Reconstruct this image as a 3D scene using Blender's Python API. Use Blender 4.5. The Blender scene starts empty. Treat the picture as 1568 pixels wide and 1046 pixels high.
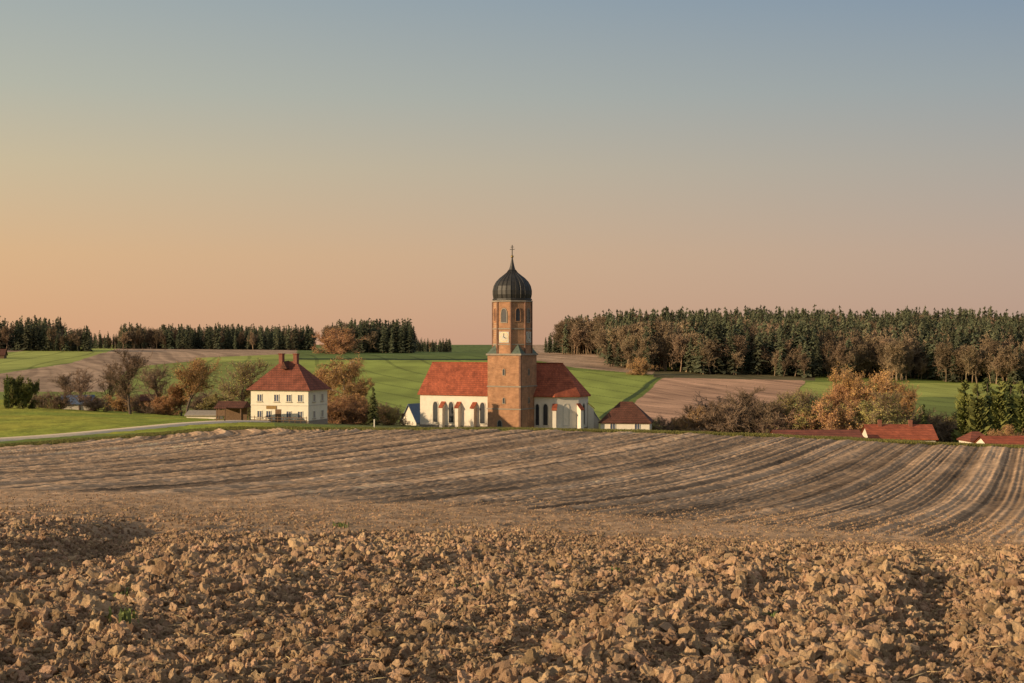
import bpy, math, random, bmesh
import numpy as np
from mathutils import Vector
random.seed(3); RNG=np.random.default_rng(7)
scene=bpy.context.scene
F=2178.0; CX=784.0; CY=523.0     # survey units: azimuth/elevation measured in 1/F tangents

# ------------------------------------------------------------------ noise
def h2(ix,iy,s=0):
    n=(ix*374761393+iy*668265263+s*1442695041)&0xffffffff
    n=((n^(n>>13))*1274126177)&0xffffffff
    return ((n^(n>>16))&0xffffff)/float(1<<24)
def vn(x,y,s=0):
    ix=np.floor(x);iy=np.floor(y);fx=x-ix;fy=y-iy
    fx=fx*fx*(3-2*fx);fy=fy*fy*(3-2*fy)
    ix=ix.astype(np.int64);iy=iy.astype(np.int64)
    a=h2(ix,iy,s);b=h2(ix+1,iy,s);c=h2(ix,iy+1,s);d=h2(ix+1,iy+1,s)
    return (a*(1-fx)+b*fx)*(1-fy)+(c*(1-fx)+d*fx)*fy-0.5
def n1(x,s=0):
    ix=np.floor(x);f=x-ix;f=f*f*(3-2*f);ix=ix.astype(np.int64);z=np.zeros_like(ix)
    return h2(ix,z,s)*(1-f)+h2(ix+1,z,s)*f-0.5
def sst(a,b,x):
    t=np.clip((x-a)/(b-a),0,1); return t*t*(3-2*t)

# ------------------------------------------------------------------ terrain table
YS=np.array([2,7,11,15,20,28,40,60,90,130,150,175,200,250,320,400,550,700,850,1000,1300,2000,6000.])
COLS={
0:   [2265,1046,902,845,806,775,750,725,703,684,672,655,640,622,612,600,580,562,547,536,533,532,528],
392: [2265,1046,904,848,812,781,754,727,693,664,655,649,646,644,640,620,595,573,555,541,535,533,528],
784: [2265,1046,905,850,818,788,760,730,690,653,657,661,663,659,655,645,605,572,552,541,541,540,528],
900: [2265,1046,906,852,821,792,764,735,696,656,660,665,667,664,657,647,606,570,550,538,540,540,528],
1176:[2265,1046,908,856,828,800,774,745,708,663,667,677,682,682,668,650,612,578,553,531,531,532,528],
1568:[2265,1046,912,862,838,815,790,762,722,682,686,696,701,701,680,658,615,587,560,531,531,532,528]}
xs=np.array(sorted(COLS)); LY=np.log(YS)
zt=np.array([[-(p-CY)/F*y for p,y in zip(COLS[k],YS)] for k in xs])
NX,NL=260,500
gx=np.linspace(-500,2068,NX); gl=np.linspace(LY[0],LY[-1],NL)
T1=np.array([np.interp(gl,LY,r) for r in zt])
T=np.array([np.interp(gx,xs,T1[:,j]) for j in range(NL)]).T
def smooth(A,ax,sig):
    k=np.arange(-int(3*sig),int(3*sig)+1);w=np.exp(-k*k/(2*sig*sig));w/=w.sum()
    P=np.pad(A,[(len(k)//2,)*2 if i==ax else (0,0) for i in range(2)],mode='edge')
    return np.apply_along_axis(lambda v:np.convolve(v,w,'valid'),ax,P)
T=smooth(T,0,7); T=smooth(T,1,4)
def h0(X,Y):
    X=np.asarray(X,float);Y=np.asarray(Y,float)
    Ye=np.maximum(Y,2.01)
    px=CX+F*X/np.maximum(Y,6)
    u=np.clip((px-gx[0])/(gx[1]-gx[0]),0,NX-1.001);v=np.clip((np.log(Ye)-gl[0])/(gl[1]-gl[0]),0,NL-1.001)
    i=u.astype(int);j=v.astype(int);a=u-i;b=v-j
    return (T[i,j]*(1-a)+T[i+1,j]*a)*(1-b)+(T[i,j+1]*(1-a)+T[i+1,j+1]*a)*b
yc_g=CY-F*T[int((784-gx[0])/(gx[1]-gx[0]))]/np.exp(gl)
def edgeY(px): return np.interp(px,[-400,0,200,340,392,560,784,1568],[118,124,136,150,150,138,127,126])
def coarseY(px): return np.interp(px,[0,400,784,1176,1568],[25,22,19.5,17.5,16.5])
def headY(px): return np.interp(px,[0,400,784,1176,1568],[41,37,33,27,22])
def fieldphase(X,Y):
    yc=np.interp(np.log(np.maximum(Y,2.1)),gl,yc_g)
    g=np.maximum((yc-541)/244.,0.2)
    u=801-(801-F*X/np.maximum(Y,6))/g
    return u+0.27*np.maximum(951-u,0)*np.exp(-np.maximum(Y-24,0)/19.)
def rowv(X,Y): return X-0.30*Y+.35*vn(X/3,Y/3,10)
def coarse(X,Y,px):
    cz=coarseY(px)*(1+.12*vn(X/2.5,Y/2.5,9)); return 1-sst(cz*.62,cz*1.32,Y)
def disp(X,Y):
    px=CX+F*X/np.maximum(Y,6)
    c=coarse(X,Y,px)
    v=rowv(X,Y)
    d=c*(0.14*n1(v/0.50,11)+0.05*n1(v/0.23,12)+0.07*vn(X/0.7,Y/1.1,1)+0.055*vn(X/0.2,Y/0.2,2)+0.045*vn(X/0.08,Y/0.08,3)+0.03*vn(X/0.04,Y/0.04,4))
    r=np.exp(-((X+4.9+0.15*(Y-17))/0.55)**2)*sst(12,14,Y)*(1-sst(21,24,Y)); d=d-0.20*r
    e=edgeY(px)
    inf=1-sst(e-0.8,e+0.4,Y)
    hy=headY(px)
    hd=(1-c)*(1-sst(hy*.93,hy*1.07,Y))
    d=d+hd*(0.05*n1((Y-0.25*X)/0.6,21)+0.04*vn(X/0.3,Y/0.35,22)+0.03*vn(X/0.12,Y/0.14,23))
    ph=fieldphase(X,Y)
    ff=(1-c)*sst(hy*.93,hy*1.07,Y)*inf
    w=np.interp(Y,[20,60,130],[0.55,.75,1.15])
    d=d+ff*w*(0.02*np.sin(ph*2*np.pi/13.)*(1+1.6*vn(ph/60,Y/12,33))+0.13*n1(ph/19.,31)*(1+vn(ph/30,Y/9,38))+0.06*n1(ph/9.,36)+0.13*n1(ph/44.,32)+0.08*vn(X/0.45,Y/0.6,34)+0.05*vn(X/.2,Y/.25,35))
    d=d+(1-inf)*(Y<320)*(0.10*vn(X/1.5,Y/1.5,41)+0.06*vn(X/.5,Y/.6,42))
    return d
def H(x,y): return float(h0(np.array([x]),np.array([y]))[0])

def pip(px,py,poly):
    ins=np.zeros(px.shape,bool);n=len(poly)
    for i in range(n):
        x1,y1=poly[i];x2,y2=poly[(i+1)%n]
        if y1==y2: continue
        c=((y1>py)!=(y2>py))&(px<(x2-x1)*(py-y1)/(y2-y1)+x1); ins^=c
    return ins

# ------------------------------------------------------------------ materials
def newmat(name):
    m=bpy.data.materials.new(name);m.use_nodes=True;nt=m.node_tree
    b=nt.nodes['Principled BSDF'];return m,nt,b
def mat(name,col,rough=0.85,scale=3,var=0.25,bump=0.0,col2=None,metal=0,rand=0.0,spec=0.3,bd=0.05,hue=.012):
    m,nt,b=newmat(name)
    tc=nt.nodes.new('ShaderNodeTexCoord')
    nz=nt.nodes.new('ShaderNodeTexNoise');nz.inputs['Scale'].default_value=scale;nz.inputs['Detail'].default_value=6;nz.inputs['Roughness'].default_value=.65
    nt.links.new(tc.outputs['Object'],nz.inputs['Vector'])
    r=nt.nodes.new('ShaderNodeValToRGB');r.color_ramp.elements[0].position=.3;r.color_ramp.elements[1].position=.7
    c2=col2 or tuple(min(1,c*(1+var)) for c in col)
    c1=tuple(c*(1-var) for c in col)
    r.color_ramp.elements[0].color=(*c1,1);r.color_ramp.elements[1].color=(*c2,1)
    nt.links.new(nz.outputs['Fac'],r.inputs['Fac'])
    out=r.outputs['Color']
    if rand>0:
        oi=nt.nodes.new('ShaderNodeObjectInfo');mr=nt.nodes.new('ShaderNodeMapRange')
        mr.inputs['To Min'].default_value=1-rand;mr.inputs['To Max'].default_value=1+rand
        nt.links.new(oi.outputs['Random'],mr.inputs['Value'])
        hs=nt.nodes.new('ShaderNodeVectorMath');hs.operation='SCALE'
        nt.links.new(out,hs.inputs[0]);nt.links.new(mr.outputs[0],hs.inputs['Scale']);out=hs.outputs[0]
        hv=nt.nodes.new('ShaderNodeHueSaturation');mh=nt.nodes.new('ShaderNodeMath');mh.operation='MULTIPLY';mh.inputs[1].default_value=7.13
        mf=nt.nodes.new('ShaderNodeMath');mf.operation='FRACT';m3=nt.nodes.new('ShaderNodeMapRange');m3.inputs['To Min'].default_value=.5-hue;m3.inputs['To Max'].default_value=.5+hue*.8
        nt.links.new(oi.outputs['Random'],mh.inputs[0]);nt.links.new(mh.outputs[0],mf.inputs[0]);nt.links.new(mf.outputs[0],m3.inputs['Value']);nt.links.new(m3.outputs[0],hv.inputs['Hue'])
        nt.links.new(out,hv.inputs['Color']);out=hv.outputs[0]
    nt.links.new(out,b.inputs['Base Color'])
    b.inputs['Roughness'].default_value=rough;b.inputs['Metallic'].default_value=metal;b.inputs['Specular IOR Level'].default_value=spec
    if bump>0:
        bp=nt.nodes.new('ShaderNodeBump');bp.inputs['Strength'].default_value=bump;bp.inputs['Distance'].default_value=bd
        nt.links.new(nz.outputs['Fac'],bp.inputs['Height']);nt.links.new(bp.outputs['Normal'],b.inputs['Normal'])
    return m
def mat_rows(name,c1,c2,rowh,roww,mortar,ms=0.03,rough=.85,bump=.4):
    m,nt,b=newmat(name)
    tc=nt.nodes.new('ShaderNodeTexCoord');sp=nt.nodes.new('ShaderNodeSeparateXYZ');nt.links.new(tc.outputs['Object'],sp.inputs[0])
    ad=nt.nodes.new('ShaderNodeMath');ad.operation='ADD';nt.links.new(sp.outputs['X'],ad.inputs[0]);nt.links.new(sp.outputs['Y'],ad.inputs[1])
    cb=nt.nodes.new('ShaderNodeCombineXYZ');nt.links.new(ad.outputs[0],cb.inputs['X']);nt.links.new(sp.outputs['Z'],cb.inputs['Y'])
    br=nt.nodes.new('ShaderNodeTexBrick');br.inputs['Scale'].default_value=1;br.inputs['Brick Width'].default_value=roww;br.inputs['Row Height'].default_value=rowh
    br.inputs['Mortar Size'].default_value=ms;br.inputs['Color1'].default_value=(*c1,1);br.inputs['Color2'].default_value=(*c2,1);br.inputs['Mortar'].default_value=(*mortar,1)
    nt.links.new(cb.outputs[0],br.inputs['Vector'])
    nz=nt.nodes.new('ShaderNodeTexNoise');nz.inputs['Scale'].default_value=.7;nz.inputs['Detail'].default_value=8;nz.inputs['Roughness'].default_value=.7
    nt.links.new(tc.outputs['Object'],nz.inputs['Vector'])
    mr=nt.nodes.new('ShaderNodeMapRange');mr.inputs['From Min'].default_value=.3;mr.inputs['From Max'].default_value=.7;mr.inputs['To Min'].default_value=.6;mr.inputs['To Max'].default_value=1.35
    nt.links.new(nz.outputs['Fac'],mr.inputs['Value'])
    vm=nt.nodes.new('ShaderNodeVectorMath');vm.operation='SCALE';nt.links.new(br.outputs['Color'],vm.inputs[0]);nt.links.new(mr.outputs[0],vm.inputs['Scale'])
    nt.links.new(vm.outputs[0],b.inputs['Base Color']);b.inputs['Roughness'].default_value=rough;b.inputs['Specular IOR Level'].default_value=.25
    bp=nt.nodes.new('ShaderNodeBump');bp.inputs['Strength'].default_value=bump;bp.inputs['Distance'].default_value=.03;bp.invert=True
    nt.links.new(br.outputs['Fac'],bp.inputs['Height']);nt.links.new(bp.outputs['Normal'],b.inputs['Normal'])
    return m
M={}
M['brick']=mat_rows('tower_brick',(.44,.215,.11),(.34,.16,.085),.16,.42,(.42,.28,.18),.02)
M['brickd']=mat_rows('pilaster_brick',(.20,.10,.065),(.16,.08,.055),.16,.42,(.24,.16,.12),.02)
M['tile']=mat_rows('roof_tile_red',(.43,.115,.055),(.31,.083,.044),.36,.3,(.20,.06,.035),.03)
M['tile2']=mat_rows('roof_tile_brown',(.27,.085,.05),(.21,.068,.042),.36,.3,(.1,.04,.03),.03)
M['tile3']=mat_rows('roof_tile_dark',(.15,.06,.04),(.12,.05,.035),.36,.3,(.06,.03,.02),.03)
M['plaster']=mat('plaster_white',(.76,.69,.58),.9,1.2,.09,.1)
M['plasterh']=mat('plaster_cream',(.76,.71,.58),.9,1.2,.07,.1)
M['stone']=mat('grey_stone',(.30,.26,.21),.9,3,.2,.2)
M['glass']=mat('window_glass_dark',(.03,.035,.045),.25,2,.3,spec=.5)
M['hglass']=mat('window_glass_blue',(.08,.10,.16),.2,2,.3,spec=.5)
M['frame']=mat('window_frame',(.6,.56,.48),.8,3,.1)
M['dome']=mat('dome_dark_copper',(.030,.028,.025),.5,2,.3,.1,spec=.4)
M['green']=mat('copper_verdigris',(.10,.13,.10),.7,2,.3)
M['gold']=mat('gilded_metal',(.35,.25,.1),.4,5,.2,metal=.8)
M['clock']=mat('clock_white',(.55,.53,.48),.7,4,.06)
M['black']=mat('black_paint',(.02,.02,.02),.6,4,.1)
M['wood']=mat('weathered_wood',(.16,.10,.06),.9,6,.3)
M['ywood']=mat('yellow_wood',(.30,.19,.07),.8,6,.2)
M['metal']=mat('sheet_metal',(.4,.42,.45),.5,2,.15,metal=.2)
M['solar']=mat('solar_panel',(.09,.12,.17),.3,2,.2,spec=.6)
M['bluetarp']=mat('blue_roof',(.12,.17,.27),.5,2,.2)
M['chim']=mat('chimney_brick',(.22,.09,.06),.9,4,.3)
M['bark']=mat('bark',(.12,.09,.07),.95,8,.35)
M['birchbark']=mat('birch_bark',(.55,.5,.42),.9,6,.3)
M['twig']=mat('twigs_brown',(.24,.17,.115),.95,1,.3,rand=.2)
M['twigr']=mat('twigs_reddish',(.36,.215,.125),.95,1,.3,rand=.25)
M['bud']=mat('budding_leaves_tan',(.54,.32,.125),.9,.6,.3,rand=.2)
M['budg']=mat('budding_leaves_green',(.36,.32,.11),.9,.6,.3,rand=.2)
M['leaf']=mat('evergreen_leaves',(.15,.165,.045),.9,.8,.4,rand=.2)
M['spruce']=mat('spruce_needles',(.090,.100,.055),.95,.15,.45,rand=.5,hue=.025)
M['spruce2']=mat('spruce_needles_near',(.10,.115,.038),.95,.5,.4,rand=.25)
M['ftan']=mat('forest_twigs_tan',(.26,.19,.12),.95,.2,.3,rand=.45)
M['clod']=mat('dry_soil_clod',(.43,.288,.172),1,9,.36,.7,rand=.45,spec=.1,bd=.02)
M['straw']=mat('straw',(.5,.38,.2),.9,5,.2,rand=.3)
M['weed']=mat('weed_leaf',(.11,.14,.04),.8,5,.3,rand=.3)
M['gravel']=mat('gravel_road',(.76,.60,.42),1,3,.12,.3)
M['grassb']=mat('grass_blade',(.19,.18,.05),.9,.6,.4,rand=.4)

# ------------------------------------------------------------------ mesh utilities
def link(o): scene.collection.objects.link(o);return o
def mkmesh(name,V,Fc,mats,midx=None,smooth=False):
    me=bpy.data.meshes.new(name);me.from_pydata([tuple(v) for v in V],[],Fc)
    for m in mats: me.materials.append(m)
    if midx is not None: me.polygons.foreach_set('material_index',midx)
    if smooth: me.polygons.foreach_set('use_smooth',[True]*len(Fc))
    me.update();return me
def fastmesh(name,V,groups,mats):
    V=np.asarray(V,np.float32);me=bpy.data.meshes.new(name)
    me.vertices.add(len(V));me.vertices.foreach_set('co',V.ravel())
    li=np.concatenate([g.ravel() for g,_ in groups]).astype(np.int32)
    tot=np.concatenate([np.full(len(g),g.shape[1]) for g,_ in groups]).astype(np.int32)
    mi=np.concatenate([np.full(len(g),m) if np.isscalar(m) else m for g,m in groups]).astype(np.int32)
    me.loops.add(len(li));me.loops.foreach_set('vertex_index',li)
    me.polygons.add(len(tot));me.polygons.foreach_set('loop_start',(np.cumsum(tot)-tot).astype(np.int32));me.polygons.foreach_set('loop_total',tot)
    me.polygons.foreach_set('material_index',mi)
    for m in mats: me.materials.append(m)
    me.update();me.validate();return me
def part(parent,name,V,Fc,m,smooth=False):
    o=link(bpy.data.objects.new(name,mkmesh(name,V,Fc,[m],smooth=smooth)));o.parent=parent;return o
def empty(name,x,y,z,rz=0):
    e=link(bpy.data.objects.new(name,None));e.location=(x,y,z);e.rotation_euler=(0,0,rz);e.empty_display_size=1;return e
def box(parent,name,x0,x1,y0,y1,z0,z1,m):
    V=[(x0,y0,z0),(x1,y0,z0),(x1,y1,z0),(x0,y1,z0),(x0,y0,z1),(x1,y0,z1),(x1,y1,z1),(x0,y1,z1)]
    return part(parent,name,V,[(0,3,2,1),(4,5,6,7),(0,1,5,4),(1,2,6,5),(2,3,7,6),(3,0,4,7)],m)
def prism(parent,name,poly,z0,z1,m):
    n=len(poly);V=[(x,y,z0) for x,y in poly]+[(x,y,z1) for x,y in poly]
    Fc=[tuple(range(n))[::-1],tuple(range(n,2*n))]+[(i,(i+1)%n,n+(i+1)%n,n+i) for i in range(n)]
    return part(parent,name,V,Fc,m)
def panel(parent,name,pts,org,xd,nd,t0,t1,m):
    n=len(pts);V=[]
    for t in (t0,t1):
        for u,w in pts: V.append((org[0]+xd[0]*u+nd[0]*t,org[1]+xd[1]*u+nd[1]*t,org[2]+w))
    Fc=[tuple(range(n))[::-1],tuple(range(n,2*n))]+[(i,(i+1)%n,n+(i+1)%n,n+i) for i in range(n)]
    return part(parent,name,V,Fc,m)
def lancet(w,h,k=5,pointed=True):
    a=[(-w/2,0),(w/2,0)];hs=h-w*(.85 if pointed else .5)
    for i in range(k+1):
        t=i/k
        if pointed: a.append((w/2*math.cos(t*math.pi/2)**.8 if t<1 else 0,hs+(h-hs)*math.sin(t*math.pi/2)))
        else: a.append((w/2*math.cos(t*math.pi/2),hs+(h-hs)*math.sin(t*math.pi/2)))
    left=[(-x,y) for x,y in a[2:-1]][::-1]
    return a+left
def window(parent,org,xd,nd,w,h,glass,arch=True,fr=.14,frm=None,depth=.1):
    out=lancet(w+2*fr,h+2*fr) if arch else [(-w/2-fr,0),(w/2+fr,0),(w/2+fr,h+2*fr),(-w/2-fr,h+2*fr)]
    inn=lancet(w,h) if arch else [(-w/2,0),(w/2,0),(w/2,h),(-w/2,h)]
    inn=[(u,v+fr) for u,v in inn]
    n=len(out);V=[]
    for pts,t in((out,0),(out,depth),(inn,depth),(inn,0.02)):
        for u,v in pts: V.append((org[0]+xd[0]*u+nd[0]*t,org[1]+xd[1]*u+nd[1]*t,org[2]+v))
    Fc=[]
    for k in range(3):
        for i in range(n): Fc.append((k*n+i,k*n+(i+1)%n,(k+1)*n+(i+1)%n,(k+1)*n+i))
    part(parent,'window_frame',V,Fc,frm or M['frame'])
    panel(parent,'window_glass',inn,org,xd,nd,-.05,.03,glass)
    if not arch:
        panel(parent,'window_mullion',[(-.04,fr),(.04,fr),(.04,h+fr),(-.04,h+fr)],org,xd,nd,.03,.07,frm or M['frame'])
        panel(parent,'window_sill',[(-w/2-.2,-.08),(w/2+.2,-.08),(w/2+.2,0),(-w/2-.2,0)],org,xd,nd,0,.16,M['stone'])
def P(px,Y): return ((px-CX)/F*Y,Y)

# ------------------------------------------------------------------ terrain mesh
tcore=np.linspace(-.40,.40,1150); side=np.geomspace(.4,3.2,50)[1:]
tt=np.concatenate([-side[::-1],tcore,side])
yy=np.concatenate([np.linspace(-40,4.6,14),np.geomspace(5,30,430)[0:],np.geomspace(30,175,400)[1:],np.geomspace(175,1150,380)[1:],np.geomspace(1150,6000,40)[1:]])
TT,YY=np.meshgrid(tt,yy); XX=TT*np.maximum(YY,4.5)
Z0=h0(XX,YY); nb=int(np.searchsorted(yy,330)); D=np.zeros_like(XX); D[:nb]=disp(XX[:nb],np.maximum(YY[:nb],0)); ZZ=Z0+D
PX=CX+F*XX/np.maximum(YY,6); PY=CY-F*Z0/np.maximum(YY,6)
C=np.zeros(XX.shape+(3,))
def setc(mask,c):
    m=mask[...,None] if mask.dtype!=bool else mask[...,None].astype(float)
    C[:]=C*(1-m)+np.array(c)*m
setc(np.ones_like(XX),(.17,.21,.045))
e=edgeY(PX); hy=headY(PX)
c=coarse(XX,YY,PX)
infield=1-sst(e-.7,e+.3,YY+0.9*vn(XX/1.2,YY/1.2,51))
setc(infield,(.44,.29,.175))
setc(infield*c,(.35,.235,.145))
ph=fieldphase(XX,YY)
ff=(1-c)*sst(hy*.93,hy*1.07,YY)*infield
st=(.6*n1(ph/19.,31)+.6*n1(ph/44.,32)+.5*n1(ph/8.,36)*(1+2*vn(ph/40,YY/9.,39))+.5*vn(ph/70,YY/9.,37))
lf_=np.interp(PX,[0,700,1300],[1.35,1.15,1.0])  # boosts stripe contrast towards the left: furrow shading painted into the soil colour
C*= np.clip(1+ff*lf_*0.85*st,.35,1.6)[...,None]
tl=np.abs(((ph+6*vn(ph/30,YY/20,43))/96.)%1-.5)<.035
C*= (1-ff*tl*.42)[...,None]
hd=(1-c)*(1-sst(hy*.93,hy*1.07,YY))*infield
C*= (1+hd*(.3*n1((YY-.25*XX)/.6,21)+.35*vn(XX/.5,YY/.5,24)))[...,None]
C*= (1+infield*(.25*vn(XX/6,YY/9,52)+.3*vn(XX/1.1,YY/1.6,53)+.45*vn(XX/.3,YY/.7,58)*(YY>20)))[...,None]
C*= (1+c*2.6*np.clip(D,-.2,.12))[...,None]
mar=(YY>e)&(YY<e+9); nzv=vn(XX/2.,YY/1.2,54)+vn(XX/.6,YY/.5,55)
setc(mar*np.clip(.5+nzv,0,1),(.17,.145,.06))
md=(PX<420)&(YY>150)&(YY<330)
setc(md.astype(float)*.8,(.29,.33,.045))
setc(md*np.clip(.35+1.4*vn(XX/9,YY/16,56),0,1)*.7,(.46,.39,.06))
setc(((YY>200)&(YY<420)&(PX>380)).astype(float)*.8,(.17,.17,.06))
far=YY>330
G1=(.30,.35,.075);G2=(.13,.175,.05);BR=(.43,.29,.19);BR2=(.55,.325,.205);LG=(.36,.385,.095)
def patch(poly,c,k=1): setc((far&pip(PX+5*vn(XX/25,YY/25,57),PY,poly)).astype(float)*k,c)
patch([(-900,640),(-900,500),(470,500),(470,640)],(.25,.28,.07))
patch([(-900,592),(-900,560),(0,572),(110,556),(180,500),(470,500),(470,546),(320,551),(200,562),(160,600),(0,600)],BR)
patch([(-900,540),(0,540),(60,536),(60,500),(-900,500)],BR)
patch([(0,568),(-400,568),(0,545),(70,530),(90,500),(210,500),(190,531),(110,555)],LG)
patch([(300,548),(470,541),(470,548),(300,556)],LG)
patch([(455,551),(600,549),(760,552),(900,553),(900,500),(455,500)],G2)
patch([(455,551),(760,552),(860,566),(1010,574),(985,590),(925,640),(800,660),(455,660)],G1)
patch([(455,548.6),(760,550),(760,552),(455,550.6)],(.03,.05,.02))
patch([(815,500),(1100,500),(1000,574),(880,563),(815,551)],BR)
patch([(930,652),(1015,579),(1100,577),(1235,583),(1210,612),(1180,652)],BR2)
patch([(1000,578),(1250,583),(1250,568),(1000,568)],(.14,.12,.06))
patch([(1235,585),(1800,590),(1800,608),(1215,608)],LG)
patch([(1215,608),(1800,608),(1800,655),(1185,655)],(.19,.23,.06))
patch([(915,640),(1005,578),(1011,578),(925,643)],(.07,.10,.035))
def lines(ph,per,w): 
    f=np.abs((ph/per)%1-.5); return (f<w).astype(float)
green=(C[...,1]>C[...,0]*1.02)&far
C*=(1-green*.32*lines(XX*.8+YY*.22+10*np.sin(YY/90.),17,.05))[...,None]
brown=far&~green
C*=(1+brown*(.4*n1((XX+YY*.35+6*np.sin(YY/60.))/2.2,61)+.25*n1((XX+YY*.35)/7,62)-.35*lines(XX*.5+YY*.45+9*np.sin(XX/50.),15,.05)))[...,None]
C*=(1+far*(.35*vn(XX/30,YY/40,63)+.3*vn(XX/6,YY/18,64)))[...,None]
C*=(1+(YY>150)*(YY<330)*.5*(vn(XX/1.5,YY/4,65)))[...,None]
C=np.clip(C,.01,.75)
ny,nx=XX.shape
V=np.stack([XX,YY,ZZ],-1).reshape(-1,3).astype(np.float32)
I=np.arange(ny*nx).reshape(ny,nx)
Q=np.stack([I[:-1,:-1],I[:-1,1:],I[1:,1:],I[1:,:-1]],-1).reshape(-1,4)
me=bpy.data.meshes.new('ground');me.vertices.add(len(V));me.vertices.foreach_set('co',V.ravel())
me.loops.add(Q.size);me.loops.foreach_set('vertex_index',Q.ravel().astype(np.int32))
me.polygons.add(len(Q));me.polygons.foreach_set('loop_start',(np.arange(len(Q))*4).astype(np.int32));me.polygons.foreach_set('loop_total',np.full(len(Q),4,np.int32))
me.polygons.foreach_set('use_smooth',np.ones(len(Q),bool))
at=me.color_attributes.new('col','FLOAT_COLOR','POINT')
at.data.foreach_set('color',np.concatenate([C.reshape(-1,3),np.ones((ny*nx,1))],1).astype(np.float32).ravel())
me.update()
m,nt,b=newmat('soil_and_grass')
a=nt.nodes.new('ShaderNodeAttribute');a.attribute_name='col'
tc=nt.nodes.new('ShaderNodeTexCoord')
def nz(s,d=5,r=.6):
    n=nt.nodes.new('ShaderNodeTexNoise');n.inputs['Scale'].default_value=s;n.inputs['Detail'].default_value=d;n.inputs['Roughness'].default_value=r
    nt.links.new(tc.outputs['Object'],n.inputs['Vector']);return n
na=nz(2.5,8,.75);nb_=nz(30,4,.7)
mr=nt.nodes.new('ShaderNodeMapRange');mr.inputs['From Min'].default_value=.3;mr.inputs['From Max'].default_value=.7;mr.inputs['To Min'].default_value=.64;mr.inputs['To Max'].default_value=1.36
nt.links.new(na.outputs['Fac'],mr.inputs['Value'])
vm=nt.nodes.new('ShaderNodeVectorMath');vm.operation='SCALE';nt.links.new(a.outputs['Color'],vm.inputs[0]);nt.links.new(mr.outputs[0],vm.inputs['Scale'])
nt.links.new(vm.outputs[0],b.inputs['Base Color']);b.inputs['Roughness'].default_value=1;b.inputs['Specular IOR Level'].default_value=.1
b1=nt.nodes.new('ShaderNodeBump');b1.inputs['Strength'].default_value=.6;b1.inputs['Distance'].default_value=.10;nt.links.new(na.outputs['Fac'],b1.inputs['Height'])
b2=nt.nodes.new('ShaderNodeBump');b2.inputs['Strength'].default_value=.7;b2.inputs['Distance'].default_value=.02;nt.links.new(nb_.outputs['Fac'],b2.inputs['Height']);nt.links.new(b1.outputs['Normal'],b2.inputs['Normal'])
nt.links.new(b2.outputs['Normal'],b.inputs['Normal'])
me.materials.append(m)
ground=link(bpy.data.objects.new('ground',me))

# ------------------------------------------------------------------ scatter (geometry nodes)
def coll(name,objs):
    c=bpy.data.collections.new(name)
    for o in objs: c.objects.link(o)
    return c
def scatter(name,pts,rot,scl,idx,collection):
    n=len(pts);me=bpy.data.meshes.new(name);me.vertices.add(n);me.vertices.foreach_set('co',np.asarray(pts,np.float32).ravel())
    for nm,ty,dat,key in(('rot','FLOAT_VECTOR',rot,'vector'),('scl','FLOAT_VECTOR',scl,'vector'),('idx','INT',idx,'value')):
        at=me.attributes.new(nm,ty,'POINT');at.data.foreach_set(key,np.asarray(dat,np.int32 if ty=='INT' else np.float32).ravel())
    o=link(bpy.data.objects.new(name,me))
    g=bpy.data.node_groups.new(name+'_gn','GeometryNodeTree')
    g.interface.new_socket('Geometry',in_out='INPUT',socket_type='NodeSocketGeometry');g.interface.new_socket('Geometry',in_out='OUTPUT',socket_type='NodeSocketGeometry')
    gi=g.nodes.new('NodeGroupInput');go=g.nodes.new('NodeGroupOutput')
    ip=g.nodes.new('GeometryNodeInstanceOnPoints');ci=g.nodes.new('GeometryNodeCollectionInfo')
    ci.inputs['Collection'].default_value=collection;ci.inputs['Separate Children'].default_value=True;ci.inputs['Reset Children'].default_value=True
    def na(nm,ty):
        x=g.nodes.new('GeometryNodeInputNamedAttribute');x.data_type=ty;x.inputs['Name'].default_value=nm;return x.outputs['Attribute']
    L=g.links.new
    L(gi.outputs[0],ip.inputs['Points']);L(ci.outputs[0],ip.inputs['Instance']);ip.inputs['Pick Instance'].default_value=True
    L(na('idx','INT'),ip.inputs['Instance Index']);L(na('rot','FLOAT_VECTOR'),ip.inputs['Rotation']);L(na('scl','FLOAT_VECTOR'),ip.inputs['Scale'])
    L(ip.outputs[0],go.inputs[0])
    md=o.modifiers.new('scatter','NODES');md.node_group=g
    return o
cl=[]
for k in range(7):
    bm=bmesh.new();bmesh.ops.create_icosphere(bm,subdivisions=3 if k<4 else 2,radius=1)
    co=np.array([v.co[:] for v in bm.verts]);s=k*17
    n=.9*vn(co[:,0]*1.1+s,co[:,1]*1.1+co[:,2]*1.7,s)+.6*vn(co[:,0]*2.3+co[:,2]*1.9,co[:,1]*2.3-co[:,2],s+1)+.55*vn(co[:,0]*5+co[:,2]*3,co[:,1]*5-co[:,2]*4,s+2)
    for v,q in zip(bm.verts,n): v.co*=1+float(q)
    for v in bm.verts: v.co.z*=.8;v.co.x*=1+.25*math.sin(k)
    me=bpy.data.meshes.new('clod');bm.to_mesh(me);bm.free();me.materials.append(M['clod'])
    cl.append(bpy.data.objects.new('clod_%d'%k,me))
cc=coll('clod_shapes',cl)
def sector(n,y0,y1,tm=.42):
    y=np.sqrt(RNG.uniform(y0*y0,y1*y1,n));x=RNG.uniform(-tm,tm,n)*y;return x,y
bx=[];by=[];br=[]
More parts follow.
